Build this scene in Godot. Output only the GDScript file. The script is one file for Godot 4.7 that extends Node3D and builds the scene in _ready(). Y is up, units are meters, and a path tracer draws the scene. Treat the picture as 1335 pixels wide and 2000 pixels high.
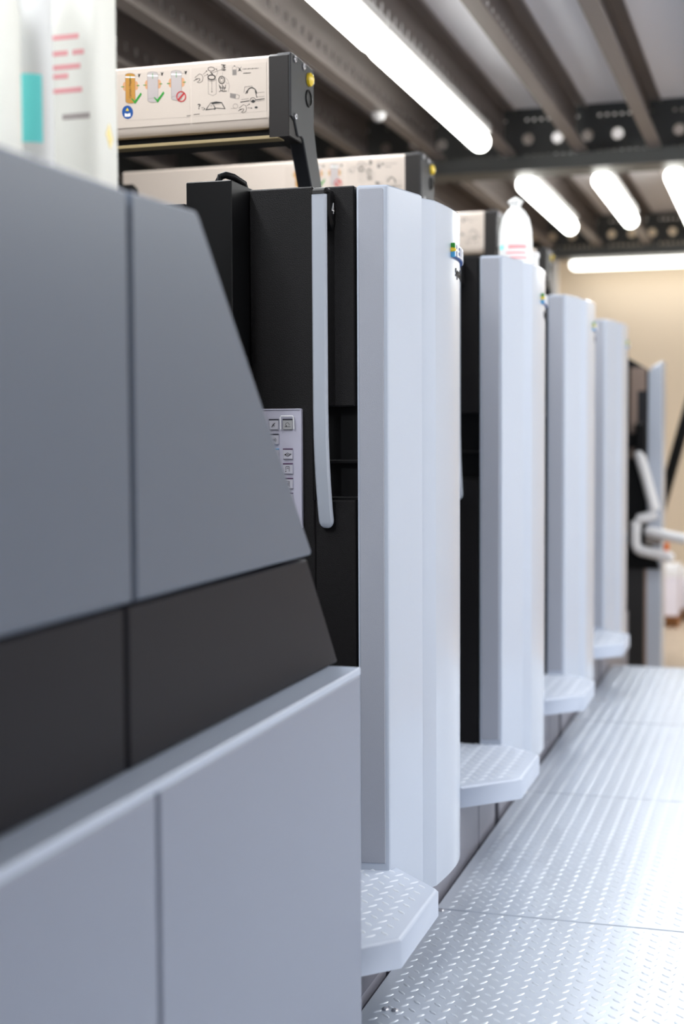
extends Node3D
# A row of sheet-fed printing units in a print shop under a steel mezzanine. Metres, y up, the row runs towards -z.

# ------------------------------------------------------------------ geometry collector
class Geo:
	var t := PackedVector3Array()

	func tri(a: Vector3, b: Vector3, c: Vector3) -> void:      # counter-clockwise seen from outside
		t.append(a); t.append(b); t.append(c)

	func quad(a: Vector3, b: Vector3, c: Vector3, d: Vector3) -> void:
		tri(a, b, c); tri(a, c, d)

	func inset(p: PackedVector2Array, d: float) -> PackedVector2Array:
		var o := PackedVector2Array()
		var n := p.size()
		for i in n:
			var e1 := (p[i] - p[(i + n - 1) % n]).normalized()
			var e2 := (p[(i + 1) % n] - p[i]).normalized()
			var n1 := Vector2(-e1.y, e1.x)
			var n2 := Vector2(-e2.y, e2.x)
			var m := (n1 + n2)
			var k := maxf(1.0 + n1.dot(n2), 0.3)
			o.append(p[i] + m * (d / k))
		return o

	# polygon (counter-clockwise in u,v) pushed along w = u x v from lo to hi, both ends chamfered by b
	func extrude(poly: PackedVector2Array, u: Vector3, v: Vector3, lo: float, hi: float, b := 0.0, b_lo := -1.0) -> void:
		var p := poly
		var area := 0.0
		for i in p.size():
			area += p[i].cross(p[(i + 1) % p.size()])
		if area < 0:
			p = p.duplicate()
			p.reverse()
		var w := u.cross(v)
		var bl := b if b_lo < 0 else b_lo
		var rings := []
		if bl > 0:
			rings.append([inset(p, bl), lo])
			rings.append([p, lo + bl])
		else:
			rings.append([p, lo])
		if b > 0:
			rings.append([p, hi - b])
			rings.append([inset(p, b), hi])
		else:
			rings.append([p, hi])
		var n := p.size()
		for r in rings.size() - 1:
			for i in n:
				var j := (i + 1) % n
				quad(at(rings[r][0][i], u, v, w, rings[r][1]), at(rings[r][0][j], u, v, w, rings[r][1]), at(rings[r + 1][0][j], u, v, w, rings[r + 1][1]), at(rings[r + 1][0][i], u, v, w, rings[r + 1][1]))
		var ix := Geometry2D.triangulate_polygon(p)
		for k in range(0, ix.size(), 3):
			var s := (p[ix[k + 1]] - p[ix[k]]).cross(p[ix[k + 2]] - p[ix[k]])
			var o := [ix[k], ix[k + 1], ix[k + 2]] if s > 0 else [ix[k], ix[k + 2], ix[k + 1]]
			var top: PackedVector2Array = rings[-1][0]
			var bot: PackedVector2Array = rings[0][0]
			tri(at(top[o[0]], u, v, w, hi), at(top[o[1]], u, v, w, hi), at(top[o[2]], u, v, w, hi))
			tri(at(bot[o[0]], u, v, w, lo), at(bot[o[2]], u, v, w, lo), at(bot[o[1]], u, v, w, lo))

	func at(q: Vector2, u: Vector3, v: Vector3, w: Vector3, h: float) -> Vector3:
		return u * q.x + v * q.y + w * h

	# box with all twelve edges chamfered by b
	func box(lo: Vector3, hi: Vector3, b := 0.0) -> void:
		var c := (lo + hi) * 0.5
		var h := (hi - lo) * 0.5
		b = minf(b, minf(h.x, minf(h.y, h.z)) * 0.9)
		for ax in 3:
			for s in [-1.0, 1.0]:
				var n := Vector3.ZERO
				n[ax] = s
				var a1 := (ax + 1) % 3
				var a2 := (ax + 2) % 3
				var u := Vector3.ZERO
				u[a1] = h[a1] - b
				var v := Vector3.ZERO
				v[a2] = h[a2] - b
				var o := c + n * h[ax]
				if s > 0:
					quad(o - u - v, o + u - v, o + u + v, o - u + v)
				else:
					quad(o - u - v, o - u + v, o + u + v, o + u - v)
		if b <= 0:
			return
		for ax in 3:
			var a1 := (ax + 1) % 3
			var a2 := (ax + 2) % 3
			var e := Vector3.ZERO
			e[ax] = h[ax] - b
			for s1 in [-1.0, 1.0]:
				for s2 in [-1.0, 1.0]:
					var p1 := Vector3.ZERO
					p1[a1] = s1 * h[a1]; p1[a2] = s2 * (h[a2] - b)
					var p2 := Vector3.ZERO
					p2[a1] = s1 * (h[a1] - b); p2[a2] = s2 * h[a2]
					if s1 * s2 > 0:
						quad(c + p1 - e, c + p2 - e, c + p2 + e, c + p1 + e)
					else:
						quad(c + p2 - e, c + p1 - e, c + p1 + e, c + p2 + e)
		for sx in [-1.0, 1.0]:
			for sy in [-1.0, 1.0]:
				for sz in [-1.0, 1.0]:
					var px := c + Vector3(sx * h.x, sy * (h.y - b), sz * (h.z - b))
					var py := c + Vector3(sx * (h.x - b), sy * h.y, sz * (h.z - b))
					var pz := c + Vector3(sx * (h.x - b), sy * (h.y - b), sz * h.z)
					if sx * sy * sz > 0:
						tri(px, py, pz)
					else:
						tri(px, pz, py)

	# tube through points; radii per point; section = list of unit offsets
	func sweep(path: Array, side: Vector3, section: PackedVector2Array, scales: Array) -> void:
		var rings := []
		for i in path.size():
			var d: Vector3 = (path[mini(i + 1, path.size() - 1)] - path[maxi(i - 1, 0)]).normalized()
			var u := (side - d * side.dot(d)).normalized()
			var v := d.cross(u)
			var ring := PackedVector3Array()
			for q in section:
				ring.append(path[i] + (u * q.x + v * q.y) * float(scales[i]))
			rings.append(ring)
		var n := section.size()
		for r in rings.size() - 1:
			for i in n:
				var j := (i + 1) % n
				quad(rings[r][i], rings[r][j], rings[r + 1][j], rings[r + 1][i])
		var a: Vector3 = path[0]
		var z: Vector3 = path[-1]
		for i in n:
			var j := (i + 1) % n
			tri(a, rings[0][j], rings[0][i])
			tri(z, rings[-1][i], rings[-1][j])

	func tube(path: Array, r: float, sides := 12, taper := false) -> void:
		var sec := PackedVector2Array()
		for i in sides:
			var a := TAU * i / sides
			sec.append(Vector2(cos(a), sin(a)))
		var sc := []
		var pts := []
		if taper:
			var d0: Vector3 = (path[0] - path[1]).normalized()
			var d1: Vector3 = (path[-1] - path[-2]).normalized()
			for k in 4:
				var a := PI / 2 * k / 4.0
				pts.append(path[0] + d0 * r * (cos(a)))
				sc.append(maxf(r * sin(a), 0.0001))
			for q in path:
				pts.append(q); sc.append(r)
			for k in range(3, -1, -1):
				var a := PI / 2 * k / 4.0
				pts.append(path[-1] + d1 * r * cos(a))
				sc.append(maxf(r * sin(a), 0.0001))
		else:
			for q in path:
				pts.append(q); sc.append(r)
		var s := Vector3(0.31, 0.93, 0.17)
		var d: Vector3 = (path[-1] - path[0]).normalized()
		if absf(d.dot(s.normalized())) > 0.9:
			s = Vector3(1, 0.1, 0.05)
		sweep(pts, s, sec, sc)

	# profile of (radius, height) points turned round an axis at c pointing along ax
	func lathe(profile: Array, c: Vector3, ax := Vector3.UP, sides := 24, squash := 1.0) -> void:
		var u := ax.cross(Vector3(0.123, 0.2, 0.97)).normalized() if absf(ax.z) < 0.9 else Vector3.RIGHT
		var v := ax.cross(u)
		for k in profile.size() - 1:
			var a: Vector2 = profile[k]
			var b: Vector2 = profile[k + 1]
			for i in sides:
				var p0 := TAU * i / sides
				var p1 := TAU * (i + 1) / sides
				var d0 := u * cos(p0) + v * sin(p0) * squash
				var d1 := u * cos(p1) + v * sin(p1) * squash
				var a0 := c + d0 * a.x + ax * a.y
				var a1 := c + d1 * a.x + ax * a.y
				var b0 := c + d0 * b.x + ax * b.y
				var b1 := c + d1 * b.x + ax * b.y
				if a.x > 1e-6:
					tri(a0, a1, b1)
				if b.x > 1e-6:
					tri(a0, b1, b0)

	# sheet in the plane of u,v with a round hole, between two depths of w
	func pierced(c: Vector3, u: Vector3, v: Vector3, hw: float, hh: float, r: float, th: float, n := 16) -> void:
		var w := u.cross(v).normalized() * th
		var sq := []
		var ci := []
		for i in n:
			var a := TAU * (i + 0.5) / n
			var d := Vector2(cos(a), sin(a))
			var k := minf(hw / maxf(absf(d.x), 1e-6), hh / maxf(absf(d.y), 1e-6))
			sq.append(c + u * d.x * k + v * d.y * k)
			ci.append(c + u * d.x * r + v * d.y * r)
		for i in n:
			var j := (i + 1) % n
			quad(ci[i] + w, sq[i] + w, sq[j] + w, ci[j] + w)
			quad(ci[j] - w, sq[j] - w, sq[i] - w, ci[i] - w)
			quad(ci[i] - w, ci[i] + w, ci[j] + w, ci[j] - w)
		# the four corners left over
		for sx in [-1.0, 1.0]:
			for sy in [-1.0, 1.0]:
				var best := 0
				for i in n:
					var a := TAU * (i + 0.5) / n
					var b := TAU * (i + 1.5) / n
					var m := (a + b) / 2
					if signf(cos(m)) == sx and signf(sin(m)) == sy:
						var p: Vector3 = sq[i] - c
						var q: Vector3 = sq[(i + 1) % n] - c
						var pu := absf(p.dot(u)) > hw - 1e-5
						var qu := absf(q.dot(u)) > hw - 1e-5
						if pu != qu:
							best = i
							var k: Vector3 = c + u * sx * hw + v * sy * hh
							tri(sq[i] + w, k + w, sq[(i + 1) % n] + w)
							tri(sq[(i + 1) % n] - w, k - w, sq[i] - w)

	func mesh(angle := 32.0) -> ArrayMesh:
		var n := t.size()
		var fn := PackedVector3Array()
		var seen := {}
		for i in range(0, n, 3):
			var f := (t[i + 1] - t[i]).cross(t[i + 2] - t[i])
			fn.append(f)
			for k in 3:
				var key := Vector3i((t[i + k] * 20000.0).round())
				if not seen.has(key):
					seen[key] = PackedInt32Array()
				seen[key].append(i / 3)
		var lim := cos(deg_to_rad(angle))
		var nv := PackedVector3Array()
		nv.resize(n)
		for i in n:
			var me := fn[i / 3].normalized()
			var s := Vector3.ZERO
			for f in seen[Vector3i((t[i] * 20000.0).round())]:
				if fn[f].normalized().dot(me) >= lim:
					s += fn[f]
			nv[i] = s.normalized() if s.length() > 1e-14 else me
		var idx := PackedInt32Array()
		idx.resize(n)
		for i in range(0, n, 3):
			idx[i] = i; idx[i + 1] = i + 2; idx[i + 2] = i + 1
		var arr := []
		arr.resize(Mesh.ARRAY_MAX)
		arr[Mesh.ARRAY_VERTEX] = t
		arr[Mesh.ARRAY_NORMAL] = nv
		arr[Mesh.ARRAY_INDEX] = idx
		var m := ArrayMesh.new()
		m.add_surface_from_arrays(Mesh.PRIMITIVE_TRIANGLES, arr)
		return m

# ------------------------------------------------------------------ scene helpers
var M := {}
const UX := Vector3(1, 0, 0)
const UY := Vector3(0, 1, 0)
const UZ := Vector3(0, 0, 1)

func numbered(called: String) -> String:
	if not has_node(NodePath(called)):
		return called
	var k := 1
	while has_node(NodePath("%s_%03d" % [called, k])):
		k += 1
	return "%s_%03d" % [called, k]

func part_name(parent: Node, called: String) -> String:
	if not parent.has_node(NodePath(called)):
		return called
	var k := 1
	while parent.has_node(NodePath("%s_%03d" % [called, k])):
		k += 1
	return "%s_%03d" % [called, k]

func thing(called: String, label: String, category: String, where := Vector3.ZERO, group := "", kind := "") -> Node3D:
	var o := Node3D.new()
	o.name = numbered(called)
	add_child(o, true)
	o.position = where
	tag(o, label, category, group, kind)
	return o

func tag(o: Node, label := "", category := "", group := "", kind := "") -> void:
	if label: o.set_meta("label", label)
	if category: o.set_meta("category", category)
	if group: o.set_meta("group", group)
	if kind: o.set_meta("kind", kind)

# commits a shape given in world coordinates as one mesh under parent (whose chain of positions is taken off again)
func put(g: Geo, called: String, m: Material, parent: Node, angle := 32.0) -> MeshInstance3D:
	return put_mesh(g.mesh(angle), called, m, parent)

func put_mesh(mesh: Mesh, called: String, m: Material, parent: Node, xf := Transform3D()) -> MeshInstance3D:
	var o := MeshInstance3D.new()
	o.mesh = mesh
	o.material_override = m
	o.name = numbered(called) if parent == self else part_name(parent, called)
	parent.add_child(o, true)
	var off := Vector3.ZERO
	var q := parent
	while q != self:
		off += (q as Node3D).position
		q = q.get_parent()
	o.transform = Transform3D(xf.basis, xf.origin - off)
	return o

func bx(lo: Vector3, hi: Vector3, b := 0.0) -> Geo:
	var g := Geo.new()
	g.box(lo, hi, b)
	return g

func mat(albedo: Color, rough := 0.5, metal := 0.0) -> StandardMaterial3D:
	var m := StandardMaterial3D.new()
	m.albedo_color = albedo
	m.roughness = rough
	m.metallic = metal
	return m

func noise_tex(freq: float, seed_: int, octaves := 3, size := 512, ramp: Gradient = null) -> NoiseTexture2D:
	var n := FastNoiseLite.new()
	n.seed = seed_
	n.frequency = freq
	n.fractal_octaves = octaves
	n.noise_type = FastNoiseLite.TYPE_SIMPLEX_SMOOTH
	var t := NoiseTexture2D.new()
	t.width = size
	t.height = size
	t.seamless = true
	t.noise = n
	if ramp:
		t.color_ramp = ramp
	return t

func ramp2(a: Color, b: Color) -> Gradient:
	var g := Gradient.new()
	g.set_color(0, a)
	g.set_color(1, b)
	return g

func tri_map(m: StandardMaterial3D, scale: float, world := true) -> void:
	m.uv1_triplanar = true
	m.uv1_world_triplanar = world
	m.uv1_scale = Vector3.ONE * scale

func text_mesh(s: String, cap: float, depth: float, bold := false, italic := false) -> TextMesh:
	var f := SystemFont.new()
	f.font_names = PackedStringArray(["Droid Sans"])
	f.font_weight = 700 if bold else 400
	f.font_italic = italic
	var t := TextMesh.new()
	t.font = f
	t.text = s
	t.font_size = 32
	t.pixel_size = cap / 23.0
	t.depth = depth
	t.curve_step = 1.0
	return t

# ------------------------------------------------------------------ the scene
func _ready() -> void:
	setup()
	materials()
	room()
	ceiling()
	room_extras()
	walkway()
	lamps()
	housing()
	units()
	console()
	far_things()
	containers()

func setup() -> void:
	var cam := Camera3D.new()
	cam.name = "camera"
	cam.fov = 39.6
	cam.transform = Transform3D(Basis(Vector3(0.95520, -0.00523, -0.29605), Vector3(-0.01178, 0.99838, -0.05565), Vector3(0.29586, 0.05665, 0.95355)).orthonormalized(), Vector3(0, 1.15, 0))
	var at := CameraAttributesPhysical.new()
	at.frustum_focal_length = 33.336        # 24 mm high sensor: 39.6 degrees, as a 50 mm lens on an upright full frame
	at.frustum_focus_distance = 2.98
	at.frustum_near = 0.05
	at.frustum_far = 100.0
	at.exposure_aperture = 1.4
	cam.attributes = at
	add_child(cam)
	cam.current = true
	var env := Environment.new()
	env.background_mode = Environment.BG_SKY
	var sky := Sky.new()
	var ps := ProceduralSkyMaterial.new()
	ps.sky_top_color = Color(0.55, 0.68, 0.9)
	ps.sky_horizon_color = Color(0.85, 0.9, 0.97)
	sky.sky_material = ps
	env.sky = sky
	env.tonemap_mode = Environment.TONE_MAPPER_LINEAR
	env.tonemap_exposure = 1.1
	env.sdfgi_enabled = true
	env.ssao_enabled = true
	env.ssil_enabled = true
	var we := WorldEnvironment.new()
	we.name = "environment"
	we.environment = env
	add_child(we)

const LAMP_WATT := 1.75          # light_energy of one fluorescent fitting

func materials() -> void:
	M.cover = mat(Color(0.715, 0.75, 0.81), 0.34)
	M.cover.clearcoat_enabled = true
	M.cover.clearcoat = 0.7
	M.cover.clearcoat_roughness = 0.16
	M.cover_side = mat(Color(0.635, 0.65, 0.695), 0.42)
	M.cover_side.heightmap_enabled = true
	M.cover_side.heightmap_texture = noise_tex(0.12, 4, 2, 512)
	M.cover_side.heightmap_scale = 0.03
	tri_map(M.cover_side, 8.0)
	M.step = mat(Color(0.74, 0.775, 0.84), 0.38)
	M.black = mat(Color(0.085, 0.08, 0.085), 0.5)
	M.black.metallic_specular = 0.3
	M.black.heightmap_enabled = true
	M.black.heightmap_texture = noise_tex(0.09, 7, 2, 512)
	M.black.heightmap_scale = 0.05
	tri_map(M.black, 9.0)
	M.black_smooth = mat(Color(0.07, 0.07, 0.075), 0.38)
	M.black_smooth.metallic_specular = 0.27
	M.dark_core = mat(Color(0.12, 0.12, 0.13), 0.6)
	M.cap = mat(Color(0.115, 0.10, 0.095), 0.5)
	M.cap.metallic_specular = 0.35
	M.cap_side = mat(Color(0.12, 0.125, 0.145), 0.45)
	M.cap_side.metallic_specular = 0.4
	M.grip = mat(Color(0.66, 0.685, 0.73), 0.35)
	M.keypad = mat(Color(0.74, 0.735, 0.80), 0.4)
	M.button = mat(Color(0.74, 0.735, 0.78), 0.45)
	M.button_on = mat(Color(0.66, 0.66, 0.67), 0.45)
	M.white = mat(Color(0.92, 0.92, 0.93), 0.4)
	M.cream = mat(Color(0.80, 0.75, 0.705), 0.42)
	M.paper = mat(Color(0.775, 0.725, 0.68), 0.5)
	M.ink = mat(Color(0.10, 0.09, 0.085), 0.6)
	M.ink_soft = mat(Color(0.50, 0.47, 0.45), 0.6)
	M.green = mat(Color(0.10, 0.55, 0.14), 0.6)
	M.red = mat(Color(0.72, 0.11, 0.13), 0.6)
	M.ochre = mat(Color(0.70, 0.50, 0.19), 0.6)
	M.skin = mat(Color(0.80, 0.585, 0.42), 0.6)
	M.pale = mat(Color(0.69, 0.655, 0.645), 0.6)
	M.mid_grey = mat(Color(0.50, 0.47, 0.45), 0.6)
	M.blue = mat(Color(0.02, 0.28, 0.55), 0.5)
	M.yellow = mat(Color(0.93, 0.80, 0.05), 0.3)
	M.yellow.clearcoat_enabled = true
	M.cyan = mat(Color(0.50, 1.0, 1.0), 0.5)
	M.purple = mat(Color(0.25, 0.08, 0.27), 0.5)
	M.sky_blue = mat(Color(0.25, 0.62, 0.83), 0.5)
	M.navy = mat(Color(0.12, 0.125, 0.18), 0.5)
	M.dull_gold = mat(Color(0.62, 0.55, 0.40), 0.45)
	M.steel = mat(Color(0.8, 0.8, 0.82), 0.3, 0.9)
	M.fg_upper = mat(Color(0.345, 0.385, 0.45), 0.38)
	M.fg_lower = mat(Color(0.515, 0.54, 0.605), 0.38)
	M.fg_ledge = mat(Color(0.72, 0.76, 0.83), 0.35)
	M.fg_band = mat(Color(0.11, 0.108, 0.132), 0.5)
	M.fg_band.metallic_specular = 0.25
	M.base = mat(Color(0.50, 0.50, 0.54), 0.45)
	M.tread = mat(Color(0.77, 0.80, 0.845), 0.37, 0.45)
	M.tread.roughness_texture = noise_tex(0.01, 21, 4, 512, ramp2(Color(0.75, 0.75, 0.75), Color(1, 1, 1)))
	tri_map(M.tread, 0.7)
	M.tear = mat(Color(0.84, 0.865, 0.90), 0.33, 0.45)
	M.step_tear = mat(Color(0.86, 0.885, 0.93), 0.3)
	M.concrete = mat(Color(0.80, 0.72, 0.63), 0.55)
	M.concrete.albedo_texture = noise_tex(0.02, 5, 4, 512, ramp2(Color(0.9, 0.9, 0.9), Color(1, 1, 1)))
	tri_map(M.concrete, 0.5)
	M.wall = mat(Color(0.90, 0.83, 0.735), 0.7)
	M.wall_white = mat(Color(0.88, 0.88, 0.89), 0.7)
	M.panel = mat(Color(0.95, 0.95, 0.975), 0.6)
	M.joist = mat(Color(0.49, 0.46, 0.45), 0.45, 0.2)
	M.beam = mat(Color(0.36, 0.37, 0.37), 0.45, 0.35)
	M.batten = mat(Color(0.80, 0.80, 0.80), 0.5)
	M.glow = mat(Color(1, 1, 1), 0.4)
	M.glow.emission_enabled = true
	M.glow.emission = Color(1.0, 1.0, 0.97)
	M.glow.emission_energy_multiplier = 10.0
	M.glow_dim = M.glow.duplicate()
	M.glow_dim.emission_energy_multiplier = 4.0
	M.wood = mat(Color(0.55, 0.34, 0.13), 0.7)
	M.carton = mat(Color(0.90, 0.88, 0.92), 0.6)
	M.plastic = mat(Color(0.97, 0.975, 0.975), 0.4)
	M.plastic.backlight_enabled = true
	M.plastic.backlight = Color(0.7, 0.7, 0.7)
	M.haze_plastic = mat(Color(0.96, 0.96, 0.945), 0.35)
	M.haze_plastic.backlight_enabled = true
	M.haze_plastic.backlight = Color(0.9, 0.9, 0.88)
	M.pink = mat(Color(0.95, 0.66, 0.68), 0.6)
	M.orange = mat(Color(0.95, 0.45, 0.08), 0.5)
	M.bronze = mat(Color(0.55, 0.48, 0.44), 0.3)

func structure(g: Geo, called: String, m: Material, label: String) -> MeshInstance3D:
	var o := put(g, called, m, self)
	tag(o, label, "", "", "structure")
	return o

const FLOOR := -0.3
const ZFAR := -12.6

func room() -> void:
	var fl := thing("floor", "tan concrete hall floor with a raised tread plate walkway", "", Vector3(0, FLOOR, 0), "", "structure")
	put(bx(Vector3(-5.4, FLOOR - 0.2, ZFAR - 0.2), Vector3(3.0, FLOOR, 4.2)), "concrete_slab", M.concrete, fl)
	structure(bx(Vector3(-5.4, FLOOR - 0.2, ZFAR - 0.2), Vector3(3.0, 3.2, ZFAR)), "wall_far", M.wall, "cream end wall behind the row of printing units")
	structure(bx(Vector3(-5.4, FLOOR - 0.2, ZFAR), Vector3(-5.2, 3.2, 4.0)), "wall_left", M.wall_white, "plain hall wall behind the press")
	structure(bx(Vector3(2.8, FLOOR - 0.2, ZFAR), Vector3(3.0, 3.2, 4.0)), "wall_right", M.wall_white, "white hall wall across the walkway from the press")
	structure(bx(Vector3(-5.4, FLOOR - 0.2, 4.0), Vector3(3.0, 3.2, 4.2)), "wall_rear", M.wall_white, "white hall wall behind the camera")
	structure(bx(Vector3(-5.2, 2.43, ZFAR), Vector3(2.8, 2.445, ZFAR + 0.006)), "trim_1", M.wall, "thin joint strip along the cream end wall")
	structure(bx(Vector3(-1.985, FLOOR, ZFAR), Vector3(-1.905, 2.72, ZFAR + 0.10), 0.008), "trim_2", M.white, "pale upright post at the edge of the cream wall")

func room_extras() -> void:
	var o := thing("ceiling_sensor", "small white sensor hanging under a brown ceiling joist behind the sticker bar", "sensor", Vector3(-1.845, 2.65, -6.565))
	var g := Geo.new()
	g.lathe([Vector2(0.034, 0), Vector2(0.034, -0.012), Vector2(0.026, -0.03), Vector2(0.012, -0.038), Vector2(0, -0.038)], Vector3(-1.845, 2.65, -6.565), UY, 20)
	for i in range(0, g.t.size(), 3):
		var q := g.t[i]
		g.t[i] = g.t[i + 1]
		g.t[i + 1] = q
	put(g, "sensor_body", M.white, o)
	structure(bx(Vector3(-3.765, FLOOR, -7.99), Vector3(-3.685, 2.57, -7.87), 0.004), "column", M.joist, "brown steel post that carries the perforated beam behind the press")

# C-section joist, open towards +x, with a row of slots in the web
func joist_mesh(z0: float, z1: float) -> ArrayMesh:
	var g := Geo.new()
	var w := 0.066
	var h := 0.25
	var th := 0.003
	var l := z1 - z0
	g.box(Vector3(0, 0, 0), Vector3(w, th, l))
	g.box(Vector3(0, h - th, 0), Vector3(w, h, l))
	g.box(Vector3(w - th, th, 0), Vector3(w, 0.022, l))
	g.box(Vector3(w - th, h - 0.022, 0), Vector3(w, h - th, l))
	g.box(Vector3(0, th, 0), Vector3(th, 0.10, l))
	g.box(Vector3(0, 0.135, 0), Vector3(th, h - th, l))
	var z := 0.0
	while z < l:
		g.box(Vector3(0, 0.10, z), Vector3(th, 0.135, minf(z + 0.07, l)))
		z += 0.10
	return g.mesh()

func cross_beam(g: Geo, z: float) -> void:
	var x0 := -5.2
	var x1 := 2.8
	var th := 0.004
	var zf := z + 0.11
	g.box(Vector3(x0, 2.575, z - 0.14), Vector3(x1, 2.575 + th, zf))
	g.box(Vector3(x0, 2.575 + th, zf - th), Vector3(x1, 2.652, zf))
	g.box(Vector3(x0, 2.575 + th, z), Vector3(x1, 2.626, z + 2 * th))
	g.box(Vector3(x0, 2.95 - th, z), Vector3(x1, 2.95, zf))
	g.box(Vector3(x0, 2.91, zf - th), Vector3(x1, 2.95, zf))
	# pierced web: a row of small holes, a row of large ones, a row of small ones
	var c0 := z + th
	g.box(Vector3(x0, 2.624, z), Vector3(x1, 2.648, z + 2 * th))
	g.box(Vector3(x0, 2.688, z), Vector3(x1, 2.712, z + 2 * th))
	g.box(Vector3(x0, 2.812, z), Vector3(x1, 2.848, z + 2 * th))
	g.box(Vector3(x0, 2.888, z), Vector3(x1, 2.946, z + 2 * th))
	var seen0 := -2.6
	var seen1 := 0.2
	for row in [[2.668, 0.04, 0.02, 0.0088, 10], [2.868, 0.04, 0.02, 0.0088, 10], [2.762, 0.1635, 0.05, 0.031, 20]]:
		g.box(Vector3(x0, row[0] - row[2], z), Vector3(seen0, row[0] + row[2], z + 2 * th))
		var x: float = seen0
		var k := 0
		while x < seen1:
			var hw: float = row[1] / 2
			var c := Vector3(x + hw, row[0], c0)
			if row[4] == 10 and k % 10 > 7:
				g.box(c - Vector3(hw, row[2], th), c + Vector3(hw, row[2], th))
			else:
				g.pierced(c, UX, UY, hw, row[2], row[3], th, row[4])
			x += row[1]
			k += 1
		g.box(Vector3(x, row[0] - row[2], z), Vector3(x1, row[0] + row[2], z + 2 * th))

func ceiling() -> void:
	var ce := thing("ceiling", "underside of a steel mezzanine, pale boards over brown joists and perforated beams", "", Vector3(0, 2.62, 0), "", "structure")
	var bays := [[-7.82, -3.0], [-11.84, -7.95], [-3.0, 2.0]]
	for b in bays:
		var jm := joist_mesh(b[0], b[1])
		for k in range(-9, 9):
			var x := -1.097 + 0.39 * k
			if x < -5.1 or x > 2.6:
				continue
			put_mesh(jm, "joist", M.joist, ce, Transform3D(Basis(), Vector3(x, 2.65, b[0])))
			put(bx(Vector3(x + 0.003, 2.90, b[0] + 0.02), Vector3(x + 0.387, 2.93, b[1] - 0.02)), "ceiling_board", M.panel, ce)
	for z in [-7.95, -11.98]:
		var g := Geo.new()
		cross_beam(g, z)
		put(g, "cross_beam", M.beam, ce)
	put(bx(Vector3(-5.4, 2.93, ZFAR - 0.2), Vector3(3.0, 3.25, 4.2)), "deck", M.panel, ce)

func tear_mesh() -> ArrayMesh:
	var g := Geo.new()
	var n := 6
	var hl := 0.0135
	for i in n:
		var a := -1.0 + 2.0 * i / n
		var b := -1.0 + 2.0 * (i + 1) / n
		var wa := 0.0042 * (1 - a * a)
		var wb := 0.0042 * (1 - b * b)
		var ha := 0.0021 * (1 - a * a * a * a)
		var hb := 0.0021 * (1 - b * b * b * b)
		var ca := Vector3(a * hl, ha, 0)
		var cb := Vector3(b * hl, hb, 0)
		g.quad(Vector3(a * hl, 0, wa), Vector3(b * hl, 0, wb), cb, ca)
		g.quad(ca, cb, Vector3(b * hl, 0, -wb), Vector3(a * hl, 0, -wa))
	return g.mesh(80)

var tear: ArrayMesh

# raised tear pattern over a convex polygon (x, z) at height y
func tears(poly: PackedVector2Array, y: float, parent: Node, m: Material) -> void:
	var lo := poly[0]
	var hi := poly[0]
	for p in poly:
		lo = lo.min(p)
		hi = hi.max(p)
	var area := Geometry2D.offset_polygon(poly, -0.014)
	if area.is_empty():
		return
	var inner: PackedVector2Array = area[0]
	var list := []
	for kind in 2:
		var ox := -0.713 + kind * 0.0208
		var oz := -2.7415 + kind * 0.0185
		var i0 := int(floor((lo.x - ox) / 0.0426))
		var i1 := int(ceil((hi.x - ox) / 0.0426))
		var j0 := int(floor((lo.y - oz) / 0.0403))
		var j1 := int(ceil((hi.y - oz) / 0.0403))
		for i in range(i0, i1 + 1):
			for j in range(j0, j1 + 1):
				var p := Vector2(ox + i * 0.0426, oz + j * 0.0403)
				if Geometry2D.is_point_in_polygon(p, inner):
					var ang := deg_to_rad(54.0) if kind == 0 else deg_to_rad(-45.0)
					list.append(Transform3D(Basis(UY, ang), Vector3(p.x, y, p.y)))
	var mm := MultiMesh.new()
	mm.transform_format = MultiMesh.TRANSFORM_3D
	mm.mesh = tear
	mm.instance_count = list.size()
	var off := Vector3.ZERO
	var q := parent
	while q != self:
		off += (q as Node3D).position
		q = q.get_parent()
	for i in list.size():
		var xf: Transform3D = list[i]
		mm.set_instance_transform(i, Transform3D(xf.basis, xf.origin - off))
	var o := MultiMeshInstance3D.new()
	o.multimesh = mm
	o.material_override = m
	o.name = part_name(parent, "tread_pattern")
	tag(o, "", "", "", "stuff")
	parent.add_child(o, true)

func bolt(p: Vector3, parent: Node, r := 0.0075) -> void:
	var g := Geo.new()
	g.lathe([Vector2(r, 0), Vector2(r, 0.0015), Vector2(r * 0.8, 0.0035), Vector2(r * 0.35, 0.0045), Vector2(r * 0.3, 0.003), Vector2(0, 0.003)], p, UY, 12)
	put(g, "bolt", M.steel, parent)

func walkway() -> void:
	tear = tear_mesh()
	var fl: Node = get_node("floor")
	put(bx(Vector3(-0.76, FLOOR, -6.95), Vector3(1.0, -0.02, 1.3)), "walkway_frame", M.dark_core, fl)
	var zs := [-7.0, -5.62, -4.453, -3.284, -2.11, -0.94, 0.23, 1.4]
	for i in zs.size() - 1:
		var a: float = zs[i]
		var b: float = zs[i + 1] - 0.005
		var p := put(bx(Vector3(-0.788, -0.0199, a), Vector3(1.02, 0.0, b), 0.0015), "tread_plate", M.tread, fl)
		if i < 6:
			tears(PackedVector2Array([Vector2(-0.788, a), Vector2(0.75, a), Vector2(0.75, b), Vector2(-0.788, b)]), 0.0, p, M.tear)
		if i == 3:
			bolt(Vector3(-0.744, 0, -2.671), p)
			bolt(Vector3(-0.724, 0, -2.671), p)
		for z in [a + 0.012]:
			if i > 0 and i < 5:
				bolt(Vector3(-0.771, 0, z - 0.012 + (0.012 if i != 3 else 0.012)), p)
		if i == 0:
			bolt(Vector3(-0.742, 0, -6.06), p)
			bolt(Vector3(-0.715, 0, -6.06), p)

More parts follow.
